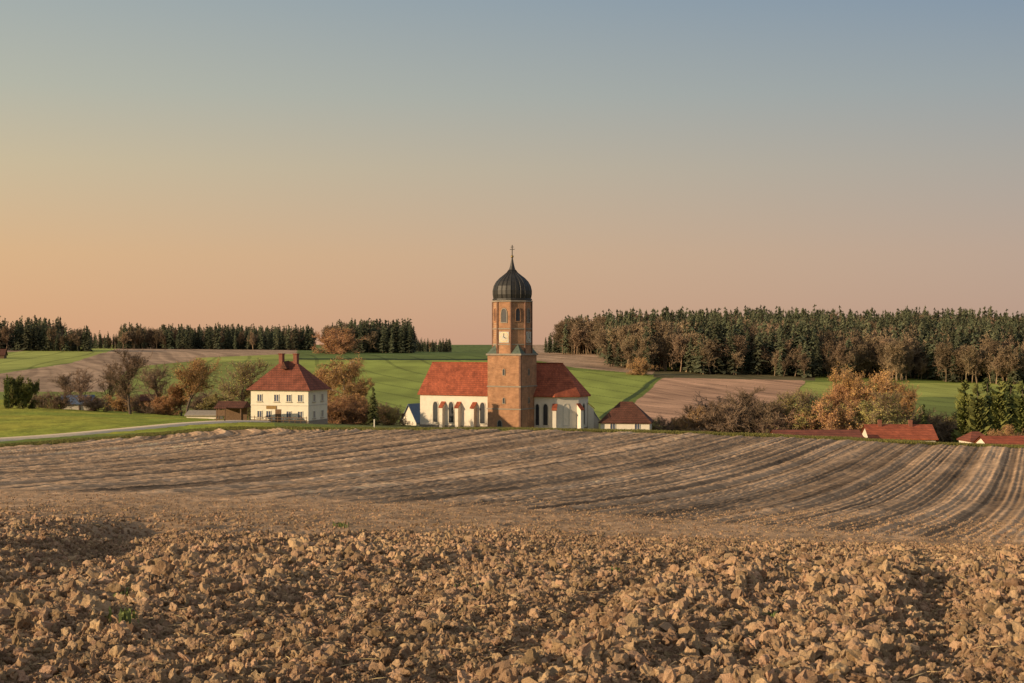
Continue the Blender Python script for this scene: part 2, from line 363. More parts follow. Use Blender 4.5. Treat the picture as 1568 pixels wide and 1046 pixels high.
for n,y0,y1,rmin,rmax in((210000,4.8,11,.0038,.036),(180000,11,20,.0068,.042),(80000,20,42,.0105,.036)):
    x,y=sector(n,y0,y1);r=np.clip(rmin*RNG.uniform(0.004,1,n)**-.50,rmin,rmax)
    px=CX+F*x/y;fine=1-coarse(x,y,px)
    keep=RNG.uniform(0,1,n)>fine*.45; r=r*(1-.5*fine)
    row=n1(rowv(x,y)/.50,11)
    r=r*(1+.7*np.clip(row,-.5,.5)*(1-fine))
    dens=vn(x/.35,y/.35,71)*.8+row*1.0
    keep&=(dens>-.45+RNG.uniform(-.2,.2,n))
    keep&=RNG.uniform(0,1,n)>sst(30,42,y)
    bx.append(x[keep]);by.append(y[keep]);br.append(r[keep])
bx=np.concatenate(bx);by=np.concatenate(by);br=np.concatenate(br);n=len(bx)
bz=h0(bx,by)+disp(bx,by)+br*.3
scl=br[:,None]*RNG.uniform(.65,1.4,(n,3))
scatter('soil_clods',np.stack([bx,by,bz],1),RNG.uniform(-3.1,3.1,(n,3))*[.6,.6,1],scl,RNG.integers(0,7,n),cc)
V=[(-.5,0,0),(.5,0,.02),(.5,.03,.02),(-.5,.035,0),(0,.015,.05)]
st=bpy.data.objects.new('straw_stalk',mkmesh('straw_stalk',V,[(0,1,4),(1,2,4),(2,3,4),(3,0,4)],[M['straw']]))
x,y=sector(2200,5,16);n=len(x)
s=RNG.uniform(.04,.14,n)
scatter('straw_bits',np.stack([x,y,h0(x,y)+disp(x,y)+.03],1),RNG.uniform(-.3,.3,(n,3))+np.stack([0*x,0*x,RNG.uniform(0,6.28,n)],1),np.stack([s,s*.8+.03,s],1),np.zeros(n),coll('straw_shapes',[st]))
def tuft(name,m,n,h,w,spread,seed):
    r=random.Random(seed);V=[];Fc=[]
    for i in range(n):
        a=r.uniform(0,6.28);l=r.uniform(.5,1)*h;o=(r.gauss(0,spread),r.gauss(0,spread));b_=r.uniform(.2,.8)*h
        dx,dy=math.cos(a),math.sin(a);k=len(V)
        V+= [(o[0]-dy*w,o[1]+dx*w,-.02),(o[0]+dy*w,o[1]-dx*w,-.02),(o[0]+dx*b_*.4+dy*w,o[1]+dy*b_*.4-dx*w,l*.7),(o[0]+dx*b_*.4-dy*w,o[1]+dy*b_*.4+dx*w,l*.7),(o[0]+dx*b_,o[1]+dy*b_,l*.95)]
        Fc+=[(k,k+1,k+2,k+3),(k+3,k+2,k+4)]
    return bpy.data.objects.new(name,mkmesh(name,V,Fc,[m]))
wt=tuft('weed_tuft',M['weed'],18,.06,.006,.05,1)
wp=[P(200,10.2),P(190,10.0),P(184,8.6),P(520,22),P(524,22.3),P(715,11),P(1180,9.2),P(940,13)]
wp=np.array(wp);wz=h0(wp[:,0],wp[:,1])+disp(wp[:,0],wp[:,1])+.025
scatter('weeds',np.column_stack([wp,wz]),np.column_stack([wz*0,wz*0,wz*77]),np.ones((len(wp),3))*RNG.uniform(.9,1.6,(len(wp),1)),np.zeros(len(wp)),coll('weed_shapes',[wt]))
gts=[tuft('verge_tuft_%d'%k,M['grassb'],26,.20,.012,.25,5+k) for k in range(3)]
n=14000;t=RNG.uniform(-.42,.42,n);ppx=CX+F*t;y=edgeY(ppx)+RNG.uniform(0,1,n)**1.5*7;x=t*y
s=RNG.uniform(.5,1.2,n)*(0.6+.8*(vn(x/3,y/3,81)+.5))
scatter('verge_grass',np.stack([x,y,h0(x,y)],1),np.stack([0*x,0*x,RNG.uniform(0,6.3,n)],1),np.stack([s,s,s],1),RNG.integers(0,3,n),coll('verge_shapes',gts))

# ------------------------------------------------------------------ road
rp=[(-260,128),(-150,133),(0,143.5),(120,151),(230,165),(320,187),(350,200),(380,214),(400,222)]
rr=np.array([P(*q) for q in rp]);tk=np.linspace(0,len(rr)-1,160)
rx=np.interp(tk,range(len(rr)),rr[:,0]);ry=np.interp(tk,range(len(rr)),rr[:,1])
k=np.ones(15)/15;rx=np.convolve(np.pad(rx,7,'edge'),k,'valid');ry=np.convolve(np.pad(ry,7,'edge'),k,'valid')
tx=np.gradient(rx);ty=np.gradient(ry);ln=np.hypot(tx,ty)+1e-9;nxv=-ty/ln;nyv=tx/ln
V=[];Fc=[]
for i in range(160):
    for j,w in enumerate((-2.1,-1.5,0,1.5,2.1)):
        X=rx[i]+nxv[i]*w;Y=ry[i]+nyv[i]*w;V.append((X,Y,H(X,Y)+(.2 if abs(w)<2 else -.15)+(.03 if w==0 else 0)))
for i in range(159):
    for j in range(4): Fc.append((i*5+j,i*5+j+1,i*5+j+6,i*5+j+5))
link(bpy.data.objects.new('gravel_road',mkmesh('gravel_road',V,Fc,[M['gravel']],smooth=True)))

# ------------------------------------------------------------------ church
th=math.radians(26.6)
ch=empty('village_church',(797-CX)/F*245,245,-15.5,-th)
FR=(1,0);FN=(0,-1);RX=(0,1);RN=(1,0)
TW=6.4
box(ch,'tower_shaft',-TW,0,0,TW,-1.5,13.1,M['brick'])
for z in (3.7,7.6): box(ch,'string_course',-TW-.1,.1,-.1,TW+.1,z,z+.2,M['stone'])
box(ch,'tower_plinth',-TW-.15,.15,-.15,TW+.15,-1.5,.3,M['brickd'])
box(ch,'tower_cornice',-TW-.22,.22,-.22,TW+.22,13.1,13.4,M['stone'])
for z0_,z1_ in((.3,3.7),(3.9,7.6),(7.8,13.1)): box(ch,'corner_pilaster',-.3,.05,-.06,.3,z0_,z1_,M['brickd'])
cx,cy=-TW/2,TW/2;R=3.12
def ocs(r): return [(cx+r/math.cos(math.pi/8)*math.cos(math.pi/8+i*math.pi/4),cy+r/math.cos(math.pi/8)*math.sin(math.pi/8+i*math.pi/4)) for i in range(8)]
oc=ocs(R)
prism(ch,'octagon_belfry',oc,13.35,22.4,M['brick'])
for sx,sy in((-1,-1),(1,-1),(1,1),(-1,1)):
    c0=(cx+sx*3.3,cy+sy*3.3);k=1.42
    V=[(c0[0],c0[1],13.4),(cx+sx*k,cy+sy*3.3,13.4),(cx+sx*3.3,cy+sy*k,13.4),(cx+sx*2.15,cy+sy*2.15,15.1)]
    part(ch,'corner_roof',V,[(0,1,3),(0,2,3),(0,1,2)],M['green'])
prism(ch,'belfry_band',ocs(R+.1),17.6,17.82,M['stone'])
prism(ch,'belfry_band_lower',ocs(R+.08),14.9,15.1,M['stone'])
prism(ch,'belfry_cornice',ocs(R+.2),22.4,22.65,M['stone'])
for i in range(8):
    x,y=oc[i];a=math.pi/8+i*math.pi/4
    V=[(x+math.cos(a)*.02+dx,y+math.sin(a)*.02+dy,z) for z in(13.4,22.4) for dx,dy in((-.13,-.13),(.13,-.13),(.13,.13),(-.13,.13))]
    part(ch,'belfry_pilaster',V,[(0,1,5,4),(1,2,6,5),(2,3,7,6),(3,0,4,7),(4,5,6,7)],M['brickd'])
for nd,xd in(((0,-1),(1,0)),((1,0),(0,1)),((-1,0),(0,1)),((0,1),(1,0))):
    o=(cx+nd[0]*R,cy+nd[1]*R)
    panel(ch,'clock_board',[(-.95,0),(.95,0),(.95,1.9),(-.95,1.9)],(o[0],o[1],15.3),xd,nd,-.05,.10,M['clock'])
    for r_,z0_,z1_,mm in((.86,.10,.13,'gold'),(.76,.13,.15,'clock'),(.5,.15,.165,'gold'),(.44,.165,.18,'clock')):
        panel(ch,'clock_ring',[(r_*math.cos(t*math.pi/12),.95+r_*math.sin(t*math.pi/12)) for t in range(24)],(o[0],o[1],15.3),xd,nd,z0_,z1_,M[mm])
    panel(ch,'clock_hand',[(-.06,.95),(.06,.95),(.05,1.6),(-.05,1.6)],(o[0],o[1],15.3),xd,nd,.18,.2,M['black'])
    panel(ch,'clock_hand_hour',[(0,.9),(.45,.7),(.47,.8),(0,1.02)],(o[0],o[1],15.3),xd,nd,.202,.22,M['black'])
    window(ch,(o[0],o[1],18.7),xd,nd,1.0,2.3,M['glass'],True,.16,M['stone'])
for i in range(4):
    a=math.pi/4+i*math.pi/2;nd=(math.cos(a),math.sin(a));xd=(-nd[1],nd[0])
    window(ch,(cx+nd[0]*R,cy+nd[1]*R,18.9),xd,nd,.8,2.2,M['glass'] if i%2 else M['brickd'],True,.14,M['brick'])
for nd,xd,o in((FN,FR,(cx,0)),(RN,RX,(0,cy))):
    window(ch,(o[0],o[1],9.6),xd,nd,.35,1.0,M['glass'],True,.1,M['stone'])
    window(ch,(o[0],o[1],4.7),xd,nd,.35,.9,M['glass'],True,.1,M['stone'])
window(ch,(-4.0,0,.6),FR,FN,.8,1.1,M['glass'],True,.12,M['stone'])
prof=[(3.25,22.65),(3.42,22.75),(3.4,22.95),(3.2,23.05),(3.32,23.7),(3.33,24.4),(3.15,25.2),(2.75,25.95),(2.15,26.6),(1.45,27.15),(.9,27.6),(.55,28.1),(.38,28.7),(.22,29.5),(.1,30.3)]
N=24;V=[];Fc=[]
for r,z in prof:
    for i in range(N):
        a=math.pi/8+i*2*math.pi/N;k=math.cos(math.pi/8)/math.cos(((a-math.pi/8)%(math.pi/4))-math.pi/8);kk=k*.6+.42
        V.append((cx+r*kk*math.cos(a),cy+r*kk*math.sin(a),z))
for j in range(len(prof)-1):
    for i in range(N): Fc.append((j*N+i,j*N+(i+1)%N,(j+1)*N+(i+1)%N,(j+1)*N+i))
part(ch,'onion_dome',V,Fc,M['dome'])
V=[];Fc=[]
for i in range(N):
    a=math.pi/8+i*2*math.pi/N;k0=len(V)
    for r,z in prof[3:-3]:
        for da,rr_ in((-.012,0),(0,.07),(.012,0)):
            V.append((cx+(r*1.02+rr_)*math.cos(a+da),cy+(r*1.02+rr_)*math.sin(a+da),z))
    m_=len(prof[3:-3])
    for j in range(m_-1):
        for q in range(2): Fc.append((k0+j*3+q,k0+j*3+q+1,k0+j*3+q+4,k0+j*3+q+3))
part(ch,'dome_seams',V,Fc,M['dome'])
bpy.ops.mesh.primitive_uv_sphere_add(segments=16,ring_count=10,radius=.26,location=(cx,cy,30.4));o=bpy.context.object;o.name='spire_ball';o.data.materials.append(M['gold']);o.parent=ch
box(ch,'cross_post',cx-.06,cx+.06,cy-.06,cy+.06,30.5,32.4,M['black'])
box(ch,'cross_arm',cx-.45,cx+.45,cy-.05,cy+.05,31.6,31.7,M['black'])
box(ch,'cross_arm_upper',cx-.28,cx+.28,cy-.045,cy+.045,32.0,32.1,M['black'])
b0=5.5;b1=15.5;aL=-23.2;EZ=6.15;RZ=11.6
foot=[(aL,b0),(4.0,b0),(7.2,8.4),(7.2,12.6),(4.0,b1),(aL,b1)]
prism(ch,'nave_walls',foot,-1.5,EZ,M['plaster'])
prism(ch,'nave_plinth',[(aL-.08,b0-.1),(4.03,b0-.1),(7.3,8.35),(7.3,12.65),(4.03,b1+.1),(aL-.08,b1+.1)],-1.5,.35,M['stone'])
prism(ch,'eaves_cornice',[(aL-.05,b0-.2),(4.05,b0-.2),(7.4,8.3),(7.4,12.7),(4.05,b1+.2),(aL-.05,b1+.2)],EZ-.3,EZ+.01,M['plaster'])
part(ch,'west_gable',[(aL,b0,EZ),(aL,b1,EZ),(aL,10.5,RZ-.2),(aL+.4,b0,EZ),(aL+.4,b1,EZ),(aL+.4,10.5,RZ-.2)],[(0,1,2),(3,5,4)],M['plaster'])
o_=.45;ez=EZ-.15
V=[(aL-.3,b0-o_,ez),(4.15,b0-o_,ez),(7.65,8.2,ez),(7.65,12.8,ez),(4.15,b1+o_,ez),(aL-.3,b1+o_,ez),(aL-.3,10.5,RZ),(3.25,10.5,RZ)]
Fc=[(0,1,7,6),(1,2,7),(2,3,7),(3,4,7),(4,5,6,7)]
part(ch,'nave_roof',V+[(x,y,z-.22) for x,y,z in V],Fc+[tuple(8+i for i in f[::-1]) for f in Fc]+[(0,8,9,1),(1,9,10,2),(2,10,11,3),(3,11,12,4),(4,12,13,5),(5,13,14,6),(6,14,8,0)],M['tile'])
box(ch,'ridge_cap',aL-.3,3.25,10.38,10.62,RZ-.04,RZ+.12,M['tile'])
def nav_a(px):
    k=(px-CX)/F; return (k*249.9-3.92)/(.894+.447*k)
def buttress(a,b,nd,xd,h=4.4,d=1.0,w=.65):
    o=(a,b)
    def q(u,t,z): return (o[0]+xd[0]*u+nd[0]*t,o[1]+xd[1]*u+nd[1]*t,z)
    V=[q(-w/2,-.05,-1.5),q(w/2,-.05,-1.5),q(w/2,d,-1.5),q(-w/2,d,-1.5),q(-w/2,-.05,h),q(w/2,-.05,h),q(w/2,d,h-.9),q(-w/2,d,h-.9)]
    part(ch,'buttress',V,[(0,3,2,1),(4,5,6,7),(0,1,5,4),(1,2,6,5),(2,3,7,6),(3,0,4,7)],M['plaster'])
    V=[q(-w/2-.12,-.02,h+.12),q(w/2+.12,-.02,h+.12),q(w/2+.12,d+.15,h-.9),q(-w/2-.12,d+.15,h-.9)]
    V+=[(x,y,z+.14) for x,y,z in V]
    part(ch,'buttress_cap',V,[(0,3,2,1),(4,5,6,7),(0,1,5,4),(1,2,6,5),(2,3,7,6),(3,0,4,7)],M['tile'])
for px in (667,691,739): window(ch,(nav_a(px),b0,.7),FR,FN,1.0,3.7,M['glass'],True,.16)
for px in (679,703,727): buttress(nav_a(px),b0,FN,FR)
window(ch,(2.2,b0,.7),FR,FN,.9,3.7,M['glass'],True,.16)
window(ch,(.6,b0,.7),FR,FN,.7,3.7,M['glass'],True,.12)
buttress(4.0,b0,(.3,-.95),(.95,.3))
dn=(.672,-.741);dx=(.741,.672)
window(ch,(5.5,6.92,.7),dx,dn,.95,3.7,M['glass'],True,.16)
buttress(7.2,8.4,(.9,-.43),(.43,.9))
window(ch,(7.2,10.5,.7),RX,RN,.95,3.7,M['glass'],True,.16)
buttress(7.2,12.6,(.9,.43),(-.43,.9))

# ------------------------------------------------------------------ generic houses
def house(name,px,Y,W,Dp,zb,eave,ridge,rot,roofm,wallm,hip=0.0,ov=.5,wins=0,glass=None,floors=1,axis='x'):
    x,y=P(px,Y);e=empty(name,x,y,zb,rot)
    x0,x1=-W/2,W/2
    if axis=='y':
        V=[(a,yy_,z) for yy_ in(0,Dp) for a,z in [(x0,-1.5),(x1,-1.5),(x1,eave),(0,ridge-.15),(x0,eave)]]
        part(e,'walls',V,[(0,1,2,3,4),(9,8,7,6,5),(0,5,6,1),(1,6,7,2),(4,9,5,0)],wallm)
        sl=(ridge-eave)/(W/2);V=[]
        for yy_ in(-ov,Dp+ov):
            for a,z in((x0-ov,eave-ov*sl),(0,ridge),(x1+ov,eave-ov*sl)): V.append((a,yy_,z))
        V+=[(a,b_,z+.2) for a,b_,z in V]
        part(e,'roof',V,[(0,3,4,1),(1,4,5,2),(6,7,10,9),(7,8,11,10),(0,1,7,6),(1,2,8,7),(3,9,10,4),(4,10,11,5),(0,6,9,3),(2,5,11,8)],roofm)
    else:
        if hip>0: box(e,'walls',x0,x1,0,Dp,-3,eave,wallm)
        else:
            V=[(a,b_,z) for a in(x0,x1) for b_,z in((0,-3),(Dp,-3),(Dp,eave),(Dp/2,ridge-.15),(0,eave))]
            part(e,'walls',V,[(0,1,2,3,4),(9,8,7,6,5),(0,4,9,5),(1,6,7,2)],wallm)
        V=[(x0-ov,-ov,eave-.1),(x1+ov,-ov,eave-.1),(x1+ov,Dp+ov,eave-.1),(x0-ov,Dp+ov,eave-.1),(x0-ov*(hip==0)+hip,Dp/2,ridge),(x1+ov*(hip==0)-hip,Dp/2,ridge)]
        Fc=[(0,1,5,4),(1,2,5),(2,3,4,5),(3,0,4)] if hip>0 else [(0,1,5,4),(2,3,4,5)]
        V2=[(a,b_,z-.2) for a,b_,z in V]
        part(e,'roof',V+V2,Fc+[tuple(6+i for i in f[::-1]) for f in Fc]+[(0,6,7,1),(1,7,8,2),(2,8,9,3),(3,9,6,0)],roofm)
    for f in range(floors):
        for i in range(wins):
            u=x0+W*(i+.5)/wins
            window(e,(u,0,.9+f*2.6),(1,0),(0,-1),.8,1.1,glass or M['hglass'],False,.1)
    return e
hx,hy_=P(472,226);fh=empty('white_farmhouse',hx,hy_,-13.0,-math.radians(18))
HW,HD=10.2,7.0
box(fh,'walls',-HW,0,0,HD,-1.5,5.39,M['plasterh'])
box(fh,'plinth',-HW-.06,.06,-.06,HD+.06,-1.5,.4,M['stone'])
box(fh,'eaves_moulding',-HW-.18,.18,-.18,HD+.18,5.12,5.4,M['plasterh'])
box(fh,'floor_band',-HW-.05,.05,-.05,HD+.05,2.72,2.86,M['frame'])
o_=.6
V=[(-HW-o_,-o_,5.2),(o_,-o_,5.2),(o_,HD+o_,5.2),(-HW-o_,HD+o_,5.2)]
V+=[(-HW+.5,.45,6.35),(-.5,.45,6.35),(-.5,HD-.45,6.35),(-HW+.5,HD-.45,6.35),(-6.5,HD/2,9.8),(-3.9,HD/2,9.8)]
part(fh,'roof',V,[(0,1,5,4),(1,2,6,5),(2,3,7,6),(3,0,4,7),(4,5,9,8),(5,6,9),(6,7,8,9),(7,4,8),(0,3,2,1)],M['tile2'])
for x in(-6.5,-3.9):
    box(fh,'chimney',x-.32,x+.32,HD/2-.4,HD/2+.4,8.6,10.9,M['chim']);box(fh,'chimney_cap',x-.4,x+.4,HD/2-.5,HD/2+.5,10.9,11.05,M['tile2'])
V=[(-5.8,1.6,8.6),(-4.6,1.6,8.6),(-5.2,1.6,9.8),(-5.8,3.5,8.6),(-4.6,3.5,8.6),(-5.2,3.5,9.9)]
part(fh,'dormer',V,[(0,1,2),(0,2,5,3),(1,4,5,2)],M['tile3'])
for x in(-8.6,-5.6,-3.4,-1.4): window(fh,(x,0,3.35),FR,FN,.75,1.05,M['hglass'],False,.08,M['plasterh'])
for x in(-8.6,-7.0,-3.4,-1.4): window(fh,(x,0,.7),FR,FN,.75,1.05,M['hglass'],False,.08,M['plasterh'])
panel(fh,'front_door',[(-.5,0),(.5,0),(.5,2.1),(-.5,2.1)],(-5.3,0,.05),FR,FN,-.02,.07,M['wood'])
panel(fh,'house_sign',[(-.9,0),(.9,0),(.9,.5),(-.9,.5)],(-6.5,0,2.2),FR,FN,-.02,.1,M['ywood'])
for y in(2.0,5.0):
    for z in(.7,3.35): window(fh,(0,y,z),RX,RN,.75,1.05,M['hglass'],False,.08,M['plasterh'])

house('hipped_barn',957,250,8.6,7,-16.4,2.3,5.7,-.15,M['tile3'],M['plaster'],hip=3.2,wins=2,ov=.35)
house('white_shed',907,256,2.4,7,-16.5,2.4,4.2,.25,M['metal'],M['plaster'],axis='y',ov=.15)
house('solar_roof_house',626,290,3.8,8,-18.2,2.0,5.3,-.6,M['solar'],M['plaster'],axis='y',ov=.3)
house('village_house',1383,240,10.8,8,-20.2,3.9,6.0,-.05,M['tile'],M['plaster'],ov=.4,wins=4)
for q in (-3.2,2.0):
    e_=bpy.data.objects['village_house'];box(e_,'chimney',q-.3,q+.3,3.2,3.8,5.2,6.8,M['chim'])
house('village_house',1555,232,8.2,7,-21.0,3.7,5.4,.1,M['tile'],M['plaster'],ov=.4,wins=3)
house('village_house',1503,238,3.6,5,-20.6,4.1,5.4,.1,M['tile2'],M['plaster'],hip=1.2,ov=.3)
house('long_barn',1255,236,14,6,-19.5,3.6,4.7,.02,M['tile2'],M['plaster'],ov=.4)
house('low_farm_shed',308,236,5.0,4,-13.3,1.2,1.8,-.1,M['stone'],M['plaster'],ov=.3)
house('blue_roof_shed',118,262,5.4,4,-12.9,1.6,3.0,.2,M['bluetarp'],M['plaster'],ov=.3)
house('garden_shed',228,268,3.0,3,-12.8,1.8,2.8,.2,M['tile3'],M['wood'],ov=.2)
house('hill_farmhouse',-6,830,9,6,H(*P(-6,830))+.5,1.5,5.0,.1,M['tile3'],M['wood'],ov=.6)
sx,sy=P(352,222);sh=empty('timber_shelter',sx,sy,H(sx,sy)-.1,-.2)
for a in(-1.8,1.8):
    for b_ in(0,2.4): box(sh,'post',a-.09,a+.09,b_-.09,b_+.09,-.4,2.2,M['wood'])
V=[(-2.4,-.5,2.1),(2.4,-.5,2.1),(2.4,2.9,2.1),(-2.4,2.9,2.1),(-2.4,1.2,3.1),(2.4,1.2,3.1)]
part(sh,'roof',V,[(0,1,5,4),(2,3,4,5),(1,2,5),(3,0,4),(0,3,2,1)],M['tile3'])
box(sh,'back_wall',-1.7,1.7,2.3,2.4,-.3,2.0,M['wood'])
sx,sy=P(338,196);nb_=empty('notice_board',sx,sy,H(sx,sy),-.2)
for a in(-.6,.6): box(nb_,'post',a-.06,a+.06,-.06,.06,-.3,2.0,M['wood'])
box(nb_,'board',-.54,.54,-.03,.03,.9,1.7,M['wood']);box(nb_,'bench_seat',-.7,.7,-.7,-.3,.42,.5,M['wood'])
part(nb_,'roof',[(-.9,-.35,1.9),(.9,-.35,1.9),(.9,.35,1.9),(-.9,.35,1.9),(-.9,0,2.2),(.9,0,2.2)],[(0,1,5,4),(2,3,4,5),(1,2,5),(3,0,4)],M['tile3'])
sx,sy=P(66,252);sw=empty('swing_frame',sx,sy,H(sx,sy),.9)
def strut(p,a,b_,r,m,name):
    a=Vector(a);b_=Vector(b_);d=(b_-a).normalized();u=d.orthogonal().normalized();w=d.cross(u)
    V=[tuple(q+u*r*math.cos(k*1.5708)+w*r*math.sin(k*1.5708)) for q in(a,b_) for k in range(4)]
    part(p,name,V,[(0,1,5,4),(1,2,6,5),(2,3,7,6),(3,0,4,7),(0,3,2,1),(4,5,6,7)],m)
for s_ in(-1,1):
    strut(sw,(s_*1.3,-.7,0),(s_*1.1,0,1.9),.06,M['ywood'],'leg');strut(sw,(s_*1.3,.7,0),(s_*1.1,0,1.9),.06,M['ywood'],'leg')
strut(sw,(-1.2,0,1.9),(1.2,0,1.9),.06,M['ywood'],'top_beam')
for q in(-.5,.5):
    for d in(-.2,.2): strut(sw,(q+d,0,1.9),(q+d,0,.5),.02,M['black'],'chain')
    box(sw,'swing_seat',q-.25,q+.25,-.12,.12,.45,.5,M['black'])
sx,sy=P(573,150);mp=empty('marker_post',sx,sy,H(sx,sy));box(mp,'post',-.06,.06,-.06,.06,-.3,1.0,M['plaster']);box(mp,'cap',-.065,.065,-.065,.065,1.0,1.15,M['black'])
fx,fy=P(425,221);fe=empty('garden_fence',fx,fy,H(fx,fy),-math.radians(18))
for i in range(11): box(fe,'post',-5+i-.04,-5+i+.04,-.04,.04,-.3,1.0,M['wood'])
box(fe,'rail',-5,5,-.07,-.042,.75,.85,M['wood']);box(fe,'rail_low',-5,5,-.07,-.042,.35,.45,M['wood'])

# ------------------------------------------------------------------ trees
def nrms(a): return a/(np.linalg.norm(a,axis=-1,keepdims=True)+1e-9)
def tree(name,seed,Ht=9,spread=1.0,trunk=.25,bark='bark',tw='twig',lf=None,nleaf=3,lsz=.12,droop=0,kids=(4,3,3),up=.25,twn=4,multi=1,bw=.022,keep=1.0):
    r=random.Random(seed);rn=np.random.default_rng(seed);tubes=[];bl=[]
    def nrm(v):
        l=math.sqrt(v[0]*v[0]+v[1]*v[1]+v[2]*v[2])+1e-9;return (v[0]/l,v[1]/l,v[2]/l)
    g=r.gauss
    def grow(p,d,L,rad,l):
        ns=4 if l==0 else (3 if l<3 else 2)
        for i in range(ns):
            k=.10 if l==0 else .22;zz=up*.35 if droop==0 or l<2 else -droop
            d=nrm((d[0]+g(0,k),d[1]+g(0,k),d[2]+g(0,k)+zz))
            st_=L/ns;q=(p[0]+d[0]*st_,p[1]+d[1]*st_,p[2]+d[2]*st_);r1=rad*(1-.75*(i+1)/ns)+.012
            tubes.append((p,q,rad*(1-.75*i/ns)+.012,r1,0 if l<2 else 1))
            if l<3:
                for kk in range(kids[l]):
                    if l==0 and i==0 and multi==1: continue
                    if l>0 and r.random()>keep: continue
                    f=r.uniform(.1,1);pp=tuple(p[j]+(q[j]-p[j])*f for j in range(3))
                    w=nrm((g(0,1),g(0,1),g(0,1)));u=nrm((d[1]*w[2]-d[2]*w[1],d[2]*w[0]-d[0]*w[2],d[0]*w[1]-d[1]*w[0]))
                    ang=r.uniform(.6,1.15)*(spread if l==0 else 1);ca,sa=math.cos(ang),math.sin(ang)
                    nd=nrm((d[0]*ca+u[0]*sa,d[1]*ca+u[1]*sa,d[2]*ca+u[2]*sa+up*(1 if droop==0 else .5)))
                    LL=L*(.62 if l==0 else .55)*r.uniform(.6,1.2)*((1.15-.16*i) if l==0 else 1)
                    grow(pp,nd,LL,r1*.6,l+1)
            if l>=2:
                for kk in range(twn):
                    f=r.uniform(0,1);pp=tuple(p[j]+(q[j]-p[j])*f for j in range(3))
                    dd=nrm((d[0]+g(0,.7),d[1]+g(0,.7),d[2]+g(0,.7)+.2-droop*2));ll=r.uniform(.25,.7)*Ht/9
                    bl.append((pp,(pp[0]+dd[0]*ll,pp[1]+dd[1]*ll,pp[2]+dd[2]*ll)))
            p=q
    if multi==1: grow((0,0,-.3),nrm((g(0,.05),g(0,.05),1.)),Ht*.78,Ht*.022*trunk/.25,0)
    else:
        for k in range(multi):
            a=r.uniform(0,6.28);rr_=r.uniform(0,Ht*.10*spread)
            grow((math.cos(a)*rr_,math.sin(a)*rr_,-.3),nrm((math.cos(a)*.35*spread,math.sin(a)*.35*spread,1.)),Ht*.7*r.uniform(.7,1.1),Ht*.01,0)
    A=np.array([t[0] for t in tubes]);B=np.array([t[1] for t in tubes]);r0=np.array([t[2] for t in tubes]);r1=np.array([t[3] for t in tubes]);mi=np.array([t[4] for t in tubes])
    d=nrms(B-A);u=nrms(np.cross(d,[.3,.2,.9]));w=np.cross(d,u);n=4;Vs=[]
    for q,rad in((A,r0),(B,r1)):
        for i in range(n):
            t=i*2*math.pi/n;Vs.append(q+(u*math.cos(t)+w*math.sin(t))*rad[:,None])
    VT=np.stack(Vs,1);base=np.arange(len(A))[:,None]*8
    FT=np.concatenate([base+np.array([[i,(i+1)%n,n+(i+1)%n,n+i]]) for i in range(n)]);MT=np.tile(mi,n)
    VV=[VT.reshape(-1,3)];off=len(A)*8;groups=[(FT,MT)]
    a=np.array([x[0] for x in bl]);b_=np.array([x[1] for x in bl]);u=nrms(np.cross(b_-a,rn.normal(size=a.shape)))*bw*Ht/9
    VV.append(np.stack([a-u,a+u,b_],1).reshape(-1,3));groups.append((off+np.arange(len(a)*3).reshape(-1,3),1));off+=len(a)*3
    if lf:
        p=np.repeat(a,nleaf,0);q=np.repeat(b_,nleaf,0);c_=p+(q-p)*rn.uniform(.2,1.1,(len(p),1))+rn.normal(size=p.shape)*.08
        sz=lsz*rn.uniform(.5,1.4,(len(p),1));u=nrms(rn.normal(size=p.shape));w=nrms(np.cross(u,rn.normal(size=p.shape)))
        VV.append(np.stack([c_-u*sz,c_+w*sz*.6,c_+u*sz,c_-w*sz*.6],1).reshape(-1,3));groups.append((off+np.arange(len(c_)*4).reshape(-1,4),2))
    V=np.concatenate(VV);V*=Ht/V[:,2].max()
    return fastmesh(name,V,groups,[M[bark],M[tw]]+([M[lf]] if lf else []))
class MB:
    def __init__(s): s.V=[];s.F=[];s.M=[]
    def tube(s,a,b,r0,r1,n,mi):
        d=b-a;d=d/(np.linalg.norm(d)+1e-9);u=np.cross(d,[0.3,.2,.9]);u/=np.linalg.norm(u)+1e-9;w=np.cross(d,u);k=len(s.V)
        for q,r in((a,r0),(b,r1)):
            for i in range(n):
                t=i*2*math.pi/n;s.V.append(q+(u*math.cos(t)+w*math.sin(t))*r)
        for i in range(n): s.F.append((k+i,k+(i+1)%n,k+n+(i+1)%n,k+n+i));s.M.append(mi)
    def leaf(s,p,sz,mi,r):
        u=r.normal(size=3);u/=np.linalg.norm(u);w=np.cross(u,r.normal(size=3));w/=np.linalg.norm(w)+1e-9;k=len(s.V)
        s.V+=[p-u*sz,p+w*sz*.6,p+u*sz,p-w*sz*.6];s.F.append((k,k+1,k+2,k+3));s.M.append(mi)
